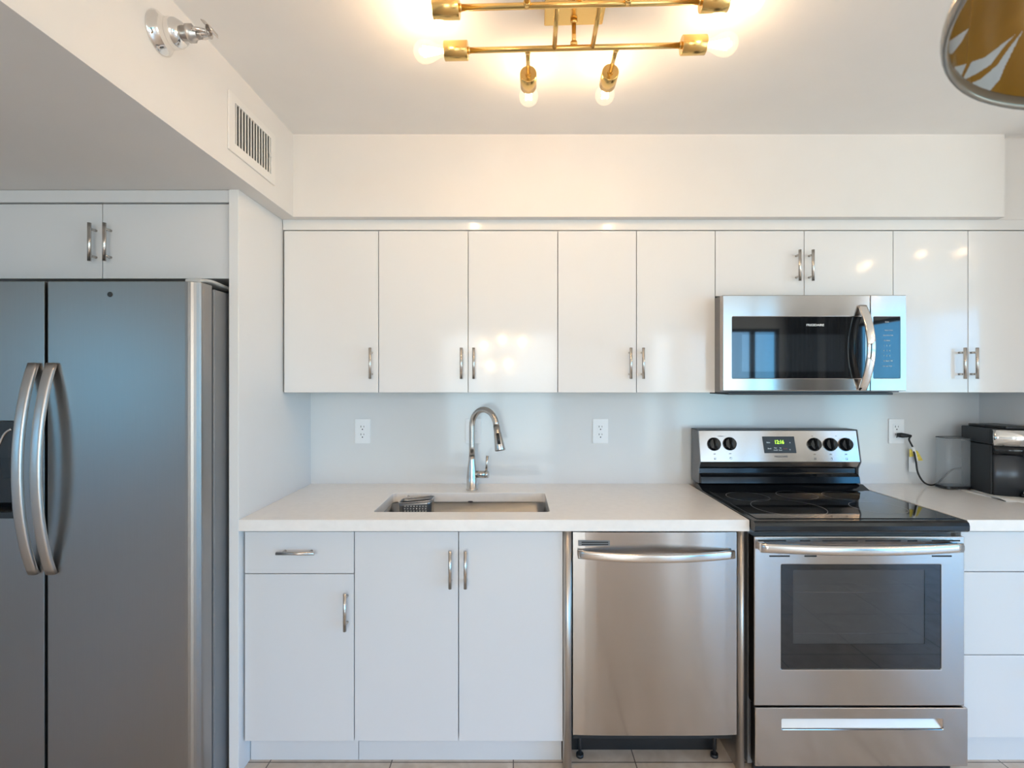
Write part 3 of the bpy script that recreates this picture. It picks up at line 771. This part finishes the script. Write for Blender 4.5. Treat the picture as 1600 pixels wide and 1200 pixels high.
bm = bmesh.new(); tube(bm, smooth_path([(ex1-.006, GY-.003, Z(670, GY)), (ex1-.03, GY-.003, Z(678, GY)), (ex1-.07, GY-.003, Z(705, GY)), (ex0+.05, GY-.003, Z(712, GY))], 5), .004, 8)
obj('dispenser_arch', bm, M['steelh'], dsn)
bm = bmesh.new(); prism(bm, [(-1.75, 1.20), (-1.68, 1.20), (-1.69, 1.10), (-1.74, 1.10)], GY+.03, GY+.04, 'y'); obj('dispenser_paddle', bm, M['blackp'], dsn)
for dpar, xx in ((ld, X(55, GY)), (rd, X(83, GY))):
    bm = bmesh.new(); pts = []; za, zb_ = Z(568, GY-.01), Z(897, GY-.01)
    for i in range(31):
        u = i/30; pts.append((xx, GY - .005 - .056*(1-(2*u-1)**2)**.9 , za + (zb_-za)*u))
    sweep(bm, pts, (1, 0, 0), .034, .016, .28)
    obj('handle', bm, M['steelr'], dpar)
bm = bmesh.new()
hp = []
for i in range(13):
    u = i/12; hp.append((-1.083, GY+.012 + .20*u, fz + .004 + .012*math.sin(min(1, u*2.2)*math.pi/2) - .012*max(0, u-.4)))
sweep(bm, hp, (1, 0, 0), .050, .014, .3)
obj('hinge_cover', bm, M['lgrey'], fr)
obj('base_grille', B((fxl+.01, fxr-.02, GY+.05, GY+.08, 0.0, .052)), M['dgrey'], fr)

# ================================================================== COFFEE MAKER CORNER
ts = CT + .0005
cl = bmesh.new()
front = [(1477, 757), (1490, 763), (1512, 769), (1540, 776), (1560, 779), (1572, 784), (1590, 784), (1612, 789), (1640, 789)]
fr_pts = [on_z(px, py, ts) for px, py in front]; NX = len(fr_pts)
top_v = []
for i, p in enumerate(fr_pts):
    row = []
    bx_ = min(2.262, p.x + .03 + .02*i/NX); by_ = 2.452 - .0*i
    for k in range(7):
        q = k/6; x = p.x + (min(2.262, p.x+.05) - p.x)*q; y = p.y + (max(by_, p.y+.005) - p.y)*q
        h = ts + .0022 + .0012*math.sin(i*2.1 + k*1.3) * (1 if 0 < k < 2 else .3)
        if k == 0: h += .0015*math.sin(i*1.7)
        row.append((min(x, 2.262), y, h))
    top_v.append(row)
TV = [[cl.verts.new(v) for v in row] for row in top_v]; BV = [[cl.verts.new((v[0], v[1], ts)) for v in row] for row in top_v]
for i in range(NX-1):
    for k in range(6):
        f = cl.faces.new((TV[i][k], TV[i+1][k], TV[i+1][k+1], TV[i][k+1])); f.smooth = True
        cl.faces.new((BV[i][k], BV[i][k+1], BV[i+1][k+1], BV[i+1][k]))
for i in range(NX-1):
    cl.faces.new((TV[i][0], BV[i][0], BV[i+1][0], TV[i+1][0])); cl.faces.new((TV[i][6], TV[i+1][6], BV[i+1][6], BV[i][6]))
for k in range(6):
    cl.faces.new((TV[0][k], TV[0][k+1], BV[0][k+1], BV[0][k])); cl.faces.new((TV[-1][k], BV[-1][k], BV[-1][k+1], TV[-1][k+1]))
tag(obj('dish_towel', cl, M['cloth'], loc=(2.1, 2.3, ts)), 'white folded dish towel under the coffee maker', 'towel')
kz = CT + .0045
km = thing('coffee_maker', 'black and chrome pod coffee maker in the corner on a white towel', 'coffee maker', (2.17, 2.3, kz))
# housing: left side black, rounded front-left corner
def km_poly(x0, x1, y0, y1, r):
    pl = [(x1, y1), (x0+.028, y1), (x0, y0 + r)]
    for i in range(1, 9):
        a = R(90)*i/8; pl.append((x0 + r - r*math.cos(a), y0 + r - r*math.sin(a)))
    pl.append((x1, y0)); return pl
kx0, kx1, ky0, ky1 = 2.087, 2.262, 2.175, 2.405
bm = bmesh.new(); prism(bm, [(2.262, ky1), (2.115, ky1), (kx0, 2.23), (kx0+.002, 2.222), (2.262, 2.222)], kz, 1.148); hb = obj('housing', bm, M['dgrey'], km, bevel=.003)
bm = bmesh.new(); prism(bm, [(2.262, ky1), (2.115, ky1), (kx0, 2.23), (kx0+.002, 2.222), (2.262, 2.222)], 1.151, 1.219); obj('top_housing', bm, M['dgrey'], km, bevel=.004)
def arc_front(x0, x1, yb, depth, n=14):
    return [(x0, yb)] + [(x0 + (x1-x0)*i/n, yb - depth*math.sin(math.pi*(.10 + .90*i/n)/1.7)) for i in range(n+1)] + [(x1, yb)]
bm = bmesh.new(); prism(bm, arc_front(kx0+.002, 2.262, 2.220, .055), 1.148, 1.216, smooth=True); obj('chrome_band', bm, M['chrome'], km, label='shiny chrome band')
bm = bmesh.new(); prism(bm, arc_front(kx0+.003, 2.262, 2.220, .050), 1.108, 1.147, smooth=True); obj('brew_head', bm, M['enamel'], km)
bm = bmesh.new(); prism(bm, arc_front(kx0+.004, 2.20, 2.220, .040), kz, 1.107, smooth=True); obj('front_column', bm, M['gunmetal'], km)
bm = bmesh.new(); prism(bm, arc_front(2.17, 2.262, 2.178, .05), kz, kz+.012, smooth=True); obj('drip_tray', bm, M['blackp'], km)
bm = bmesh.new(); prism(bm, arc_front(2.175, 2.262, 2.176, .045), kz+.0125, kz+.024, smooth=True); obj('drip_plate', bm, M['chrome'], km)
bm = bmesh.new()
prism(bm, [(2.262, 2.39), (2.135, 2.39), (2.13, 2.30), (2.15, 2.22), (2.262, 2.20)], 1.2195, 1.231); obj('lid', bm, M['blackp'], km, bevel=.003)
# clear water tank on the left
tx0, tx1, ty0, ty1 = X(1478.5, 2.34), 2.106, 2.335, 2.408
bm = bmesh.new(); rings = []
base_r = rrect(tx0, tx1, ty0, ty1, .015, 5)
for z in (kz+.012, Z(684, 2.36)):
    rings.append([bm.verts.new((x, y, z)) for x, y in base_r])
for i in range(len(base_r)):
    f = bm.faces.new((rings[0][i], rings[0][(i+1) % len(base_r)], rings[1][(i+1) % len(base_r)], rings[1][i])); f.smooth = True
bm.faces.new(rings[0]); bm.faces.new(rings[1])
tk = obj('water_tank', bm, M['clear'], km, label='clear water tank')
bm = bmesh.new(); prism(bm, rrect(tx0-.002, tx1, ty0-.002, ty1+.002, .015), kz, kz+.011); obj('tank_base', bm, M['blackp'], km)
bm = bmesh.new(); tube(bm, [(x, y, Z(684, 2.36)+.001) for x, y in base_r]+[(*base_r[0], Z(684, 2.36)+.001)], .0015, 6, False); obj('tank_rim', bm, M['dgrey'], tk)

# power cord with plug and tag
pc = thing('power_cord', 'black power cord plugged into the right outlet with paper tags', 'cord', (X(1435, 2.45), 2.45, CT))
P0 = Vector((ox+.004, 2.468, oz-.019))
bm = bmesh.new(); sweep(bm, [P0 + Vector((-.010, -.012, .002)), P0 + Vector((.006, -.014, .001)), P0 + Vector((.026, -.018, 0)), P0 + Vector((.045, -.022, -.001))], (0, 1, 0), [.020, .022, .020, .010], [.020, .024, .018, .010], .4)
obj('plug', bm, M['rubber'], pc)
def wp(px, py, Y): return (X(px, Y), Y, Z(py, Y))
ctrl = [P0 + Vector((.045, -.022, -.001)), wp(1420.5, 687, 2.45), wp(1426.5, 700, 2.45), wp(1431, 720, 2.44), wp(1434, 738, 2.43), wp(1443, 753, 2.42), wp(1455, 758, 2.415), wp(1466, 754, 2.43), wp(1477, 743, 2.450), wp(1488, 734, 2.462), wp(1502, 731, 2.466)]
bm = bmesh.new(); tube(bm, smooth_path(ctrl, 8), .0040, 10); obj('cable', bm, M['rubber'], pc)
def flag(name, pts, m, Y, th=.0006):
    bm = bmesh.new(); q = [(X(a, Y), Z(b_, Y)) for a, b_ in pts]; prism(bm, q, Y-th, Y, 'y'); return obj(name, bm, m, pc)
bm = bmesh.new(); tube(bm, [wp(1426, 698, 2.45), wp(1429, 708, 2.45), wp(1432.5, 721, 2.45)], .0068, 10); obj('tag_wrap', bm, M['white'], pc)
flag('warning_tag', [(1430, 703), (1434, 705), (1442, 719.5), (1433, 720)], M['yellow'], 2.448)
flag('paper_tag', [(1420, 712), (1430, 712), (1433, 738), (1420, 737)], M['white'], 2.462)
flag('tag_corner', [(1421, 702), (1427, 702), (1429, 713), (1421, 714)], M['yellow'], 2.456)

# ================================================================== AIR VENT AND SPRINKLER on the beam side
vt = thing('air_vent', 'white rectangular air vent with vertical louvers high on the beam', 'vent', (BX, 1.8, 2.19))
vy0, vy1, vz0, vz1 = 1.650, 1.968, 2.186, 2.380
gy0, gy1, gz0_, gz1_ = 1.687, 1.935, 2.219, 2.355
bm = bmesh.new(); slab_hole(bm, (vy0, vy1, vz0, vz1), (gy0, gy1, gz0_, gz1_), .002, BX, BX+.006, 'x')
obj('frame', bm, M['vent'], vt, bevel=.0015)
obj('duct', B((BX+.0002, BX+.0008, gy0, gy1, gz0_, gz1_)), M['gap'], vt)
for i in range(13):
    y = gy0 + (gy1-gy0)*(i+.5)/13; bm = bmesh.new()
    box(bm, BX+.001, BX+.0042, y-.0022, y+.0022, gz0_, gz1_)
    bmesh.ops.rotate(bm, verts=bm.verts, cent=(BX+.005, y, 0), matrix=Matrix.Rotation(R(-12), 3, 'Z'))
    obj('louver', bm, M['vent'], vt)
bm = bmesh.new(); box(bm, BX+.007, BX+.013, 1.918, 1.924, Z(243, 1.92)-.005, Z(243, 1.92)+.005); obj('damper_lever', bm, M['vent'], vt)
sk = thing('fire_sprinkler', 'chrome sidewall fire sprinkler high on the beam near the vent', 'sprinkler', (BX, 1.335, 2.345))
S0 = Vector((BX, 1.335, 2.345))
bm = bmesh.new(); lathe(bm, S0, (1, 0, 0), [(0, .053), (.003, .054), (.006, .050), (.016, .042), (.032, .036), (.034, .038), (.050, .036), (.062, .028), (.064, .018)], 36)
obj('escutcheon', bm, M['chrome'], sk)
bm = bmesh.new(); lathe(bm, S0 + Vector((.064, 0, 0)), (1, 0, 0), [(0, .019), (.012, .019), (.013, .023), (.024, .023), (.026, .017), (.038, .015)], 10)
obj('threaded_body', bm, M['steelr'], sk)
bm = bmesh.new()
for s in (-1, 1):
    tube(bm, smooth_path([S0 + Vector((.094, .010*s, 0)), S0 + Vector((.105, .017*s, 0)), S0 + Vector((.120, .012*s, 0)), S0 + Vector((.132, .002*s, 0))], 5), .0055, 8)
cyl(bm, S0 + Vector((.094, 0, 0)), S0 + Vector((.130, 0, 0)), .0085, 10)
obj('yoke', bm, M['steelh'], sk)
bm = bmesh.new()
n = 14
lathe(bm, S0 + Vector((.130, 0, .004)), (1, 0, 0), [(0, .017), (.0018, .017)], 18)
sweep(bm, [S0 + Vector((.118, 0, .026)), S0 + Vector((.130, 0, .020)), S0 + Vector((.142, 0, .008)), S0 + Vector((.146, 0, -.004))], (0, 1, 0), [.034, .042, .042, .030], [.0035]*4)
obj('deflector', bm, M['steelh'], sk)

# ================================================================== CEILING LIGHT
def lamp(cx, Ya, Yb, zb_, rot, label, W, plate_y=None):
    t = thing('ceiling_light', label, 'ceiling light', (cx, (Ya+Yb)/2, ZC), None)
    Mx = Matrix.Translation(Vector((cx, (Ya+Yb)/2, 0))) @ Matrix.Rotation(rot, 4, 'Z') @ Matrix.Translation(Vector((-cx, -(Ya+Yb)/2, 0)))
    def put(name, bm, m, par, **k):
        bmesh.ops.transform(bm, matrix=Mx, verts=bm.verts); return obj(name, bm, m, par, **k)
    pb = bmesh.new(); prism(pb, rrect(cx-.083, cx+.083, (Ya+Yb)/2-.07, (Ya+Yb)/2+.105, .004), ZC-.022, ZC); put('ceiling_plate', pb, M['brass'], t, bevel=.002)
    for Yq in (Ya, Yb):
        bm = bmesh.new(); cyl(bm, (cx, Yq, zb_), (cx, Yq, ZC-.022), .0062, 14)
        lathe(bm, (cx, Yq, ZC-.034), (0, 0, 1), [(0, .008), (.004, .010), (.012, .010)], 14); lathe(bm, (cx, Yq, zb_+.004), (0, 0, 1), [(0, .010), (.012, .010), (.014, .007)], 14)
        put('stem', bm, M['brass'], t)
        bm = bmesh.new(); cyl(bm, (cx-.305, Yq, zb_), (cx+.305, Yq, zb_), .0078, 16); put('bar', bm, M['brass'], t)
    for dx in (-.055, .052):
        bm = bmesh.new(); cyl(bm, (cx+dx, Ya, zb_), (cx+dx, Yb, zb_), .0065, 12); put('cross_rod', bm, M['brass'], t)
    socks = []
    for Yq in (Ya, Yb):
        for s in (-1, 1): socks.append((Vector((cx+s*.300, Yq, zb_)), Vector((s, 0, 0))))
    for dx in (-.130, .120):
        for Yq, s in ((Yb, 1), (Ya, -1)):
            bm = bmesh.new(); cyl(bm, (cx+dx, Yq, zb_), (cx+dx, Yq+s*.118, zb_), .0062, 12)
            lathe(bm, (cx+dx, Yq, zb_), (0, s, 0), [(0, .009), (.014, .009), (.016, .007)], 12)
            put('side_arm', bm, M['brass'], t); socks.append((Vector((cx+dx, Yq+s*.115, zb_)), Vector((0, s, 0))))
    for p, dv in socks:
        bm = bmesh.new()
        lathe(bm, p - dv*.006, dv, [(0, .0095), (.006, .0095)], 16)
        lathe(bm, p, dv, [(0, .024), (.001, .0255), (.066, .0255), (.067, .024), (.060, .022)], 32)
        so = put('socket', bm, M['brass'], t)
        bm = bmesh.new(); q = p + dv*.062
        pf = [(0, .013), (.010, .014), (.022, .018), (.040, .027), (.058, .0315), (.070, .031), (.082, .025), (.090, .015), (.094, .004)]
        lathe(bm, q, dv, pf, 28); bu = put('bulb', bm, M['bulb'], t)
        bm = bmesh.new(); _, u_, v_ = frame_basis(dv)
        for k in range(4):
            a = R(45+90*k); o1 = (u_*math.cos(a) + v_*math.sin(a))
            tube(bm, [q + dv*.018 + o1*.004, q + dv*.066 + o1*.012], .0032, 8)
        put('filament', bm, M['filament'], bu)
        L = bpy.data.lights.new('bulb_glow', 'POINT'); L.energy = W; L.color = WARM; L.shadow_soft_size = .014
        lo = bpy.data.objects.new('bulb_glow', L); COL.objects.link(lo); lo.location = Mx @ (q + dv*.045)
    return t
lamp(.1625, 1.265, 1.430, 2.369, R(-2.1), 'brass eight-bulb bar light on the ceiling above the sink', BULB_W)
lamp(3.25, .25, .415, 2.372, R(20), 'second brass bar light on the ceiling outside the picture to the right', BULB_W*.5)

# globe chandelier behind the camera, seen only as reflections in the glossy doors
gc = thing('globe_chandelier', 'chandelier of five amber glass globes behind the camera, mirrored in the cabinet doors', 'chandelier', (-.15, -1.5, ZC))
bm = bmesh.new(); lathe(bm, (-.15, -1.5, ZC-.03), (0, 0, 1), [(0, .12), (.03, .12)], 28); obj('canopy', bm, M['brass'], gc)
for gx, gy, gz in ((-.36, -1.5, 1.87), (-.15, -1.42, 1.93), (.08, -1.5, 1.91), (-.29, -1.55, 1.64), (-.08, -1.60, 1.66)):
    bm = bmesh.new(); cyl(bm, (gx, gy, gz+.10), (-.15 + (gx+.15)*.4, -1.5, ZC-.02), .004, 8); obj('hanging_cord', bm, M['brass'], gc)
    bm = bmesh.new(); bmesh.ops.create_uvsphere(bm, u_segments=24, v_segments=16, radius=.105, matrix=Matrix.Translation((gx, gy, gz)))
    for f in bm.faces: f.smooth = True
    gl = obj('globe', bm, M['globe'], gc)
    bm = bmesh.new(); cyl(bm, (gx, gy, gz), (gx, gy, gz+.10), .015, 12); obj('socket', bm, M['brass'], gl)
    L = bpy.data.lights.new('bulb_glow', 'POINT'); L.energy = GLOBE_W; L.color = (1.0, .74, .50); L.shadow_soft_size = .02
    lo = bpy.data.objects.new('bulb_glow', L); COL.objects.link(lo); lo.location = (gx, gy, gz-.03)

# ================================================================== PENDANT (close to the camera, top right)
r0 = .25; pcx, pcy, pz = 2.2253*r0, 1.0995*r0, CAMZ + 1.1174*r0
pd = thing('glass_pendant', 'amber glass pendant shade with pale patches and grey rim at the top right corner', 'pendant light', (pcx, pcy, ZC))
bm = bmesh.new(); seg = 640; NR = 340
angs = [R(85 + 120*k/520) for k in range(520)] + [R(205 + 240*k/120) for k in range(120)]
def in_poly(x, y, poly):
    c = False; n = len(poly)
    for i in range(n):
        x1, y1 = poly[i]; x2, y2 = poly[(i+1) % n]
        if (y1 > y) != (y2 > y) and x < (x2-x1)*(y-y1)/(y2-y1)+x1: c = not c
    return c
# bell faces inside these image-space polygons get the pale colour, the rest amber
pale_polys = [[(1478, 68), (1514, 44), (1502, 66), (1488, 84), (1478, 84)], [(1482, 107), (1510, 100), (1498, 128), (1486, 118)],
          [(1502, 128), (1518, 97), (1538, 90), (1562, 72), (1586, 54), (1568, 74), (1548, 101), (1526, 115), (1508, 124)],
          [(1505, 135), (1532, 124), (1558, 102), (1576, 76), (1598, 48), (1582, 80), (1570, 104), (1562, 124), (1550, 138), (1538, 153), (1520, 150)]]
profile = []
for i in range(NR+1):
    q = i/NR; profile.append((r0*.982*math.cos(q*math.pi/2)**.85 if i < NR else .012, .16*math.sin(q*math.pi/2)))
rings = []
for rad_, h in profile:
    rings.append([bm.verts.new((pcx + rad_*math.cos(angs[k]), pcy + rad_*math.sin(angs[k]), pz + h + .004)) for k in range(seg)])
for a, c in zip(rings, rings[1:]):
    for k in range(seg):
        f = bm.faces.new((a[k], a[(k+1) % seg], c[(k+1) % seg], c[k])); f.smooth = True
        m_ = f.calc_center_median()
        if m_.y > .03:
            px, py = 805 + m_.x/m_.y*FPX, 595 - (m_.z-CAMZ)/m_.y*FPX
            if any(in_poly(px, py, L_) for L_ in pale_polys): f.material_index = 1
sh_ = obj('shade', bm, [M['amber'], M['pale_area']], pd)
bm = bmesh.new(); n = 96; tr_ = []
for k in range(n):
    a = 2*math.pi*k/n; c, s = math.cos(a), math.sin(a); ring = []
    for j in range(10):
        b_ = 2*math.pi*j/10
        ring.append(bm.verts.new((pcx + (r0*.988 + r0*.012*math.cos(b_))*c, pcy + (r0*.988 + r0*.012*math.cos(b_))*s, pz + .005 + .007*math.sin(b_))))
    tr_.append(ring)
for k in range(n):
    for j in range(10):
        f = bm.faces.new((tr_[k][j], tr_[(k+1) % n][j], tr_[(k+1) % n][(j+1) % 10], tr_[k][(j+1) % 10])); f.smooth = True
obj('rim', bm, M['rim'], pd)
bm = bmesh.new(); cyl(bm, (pcx, pcy, pz+.16), (pcx, pcy, ZC-.02), .004, 10); lathe(bm, (pcx, pcy, pz+.158), (0, 0, 1), [(0, .025), (.05, .02), (.055, .006)], 20)
obj('hanging_rod', bm, M['brass'], pd)
bm = bmesh.new(); lathe(bm, (pcx, pcy, ZC-.025), (0, 0, 1), [(0, .06), (.025, .06)], 28); obj('canopy', bm, M['brass'], pd)
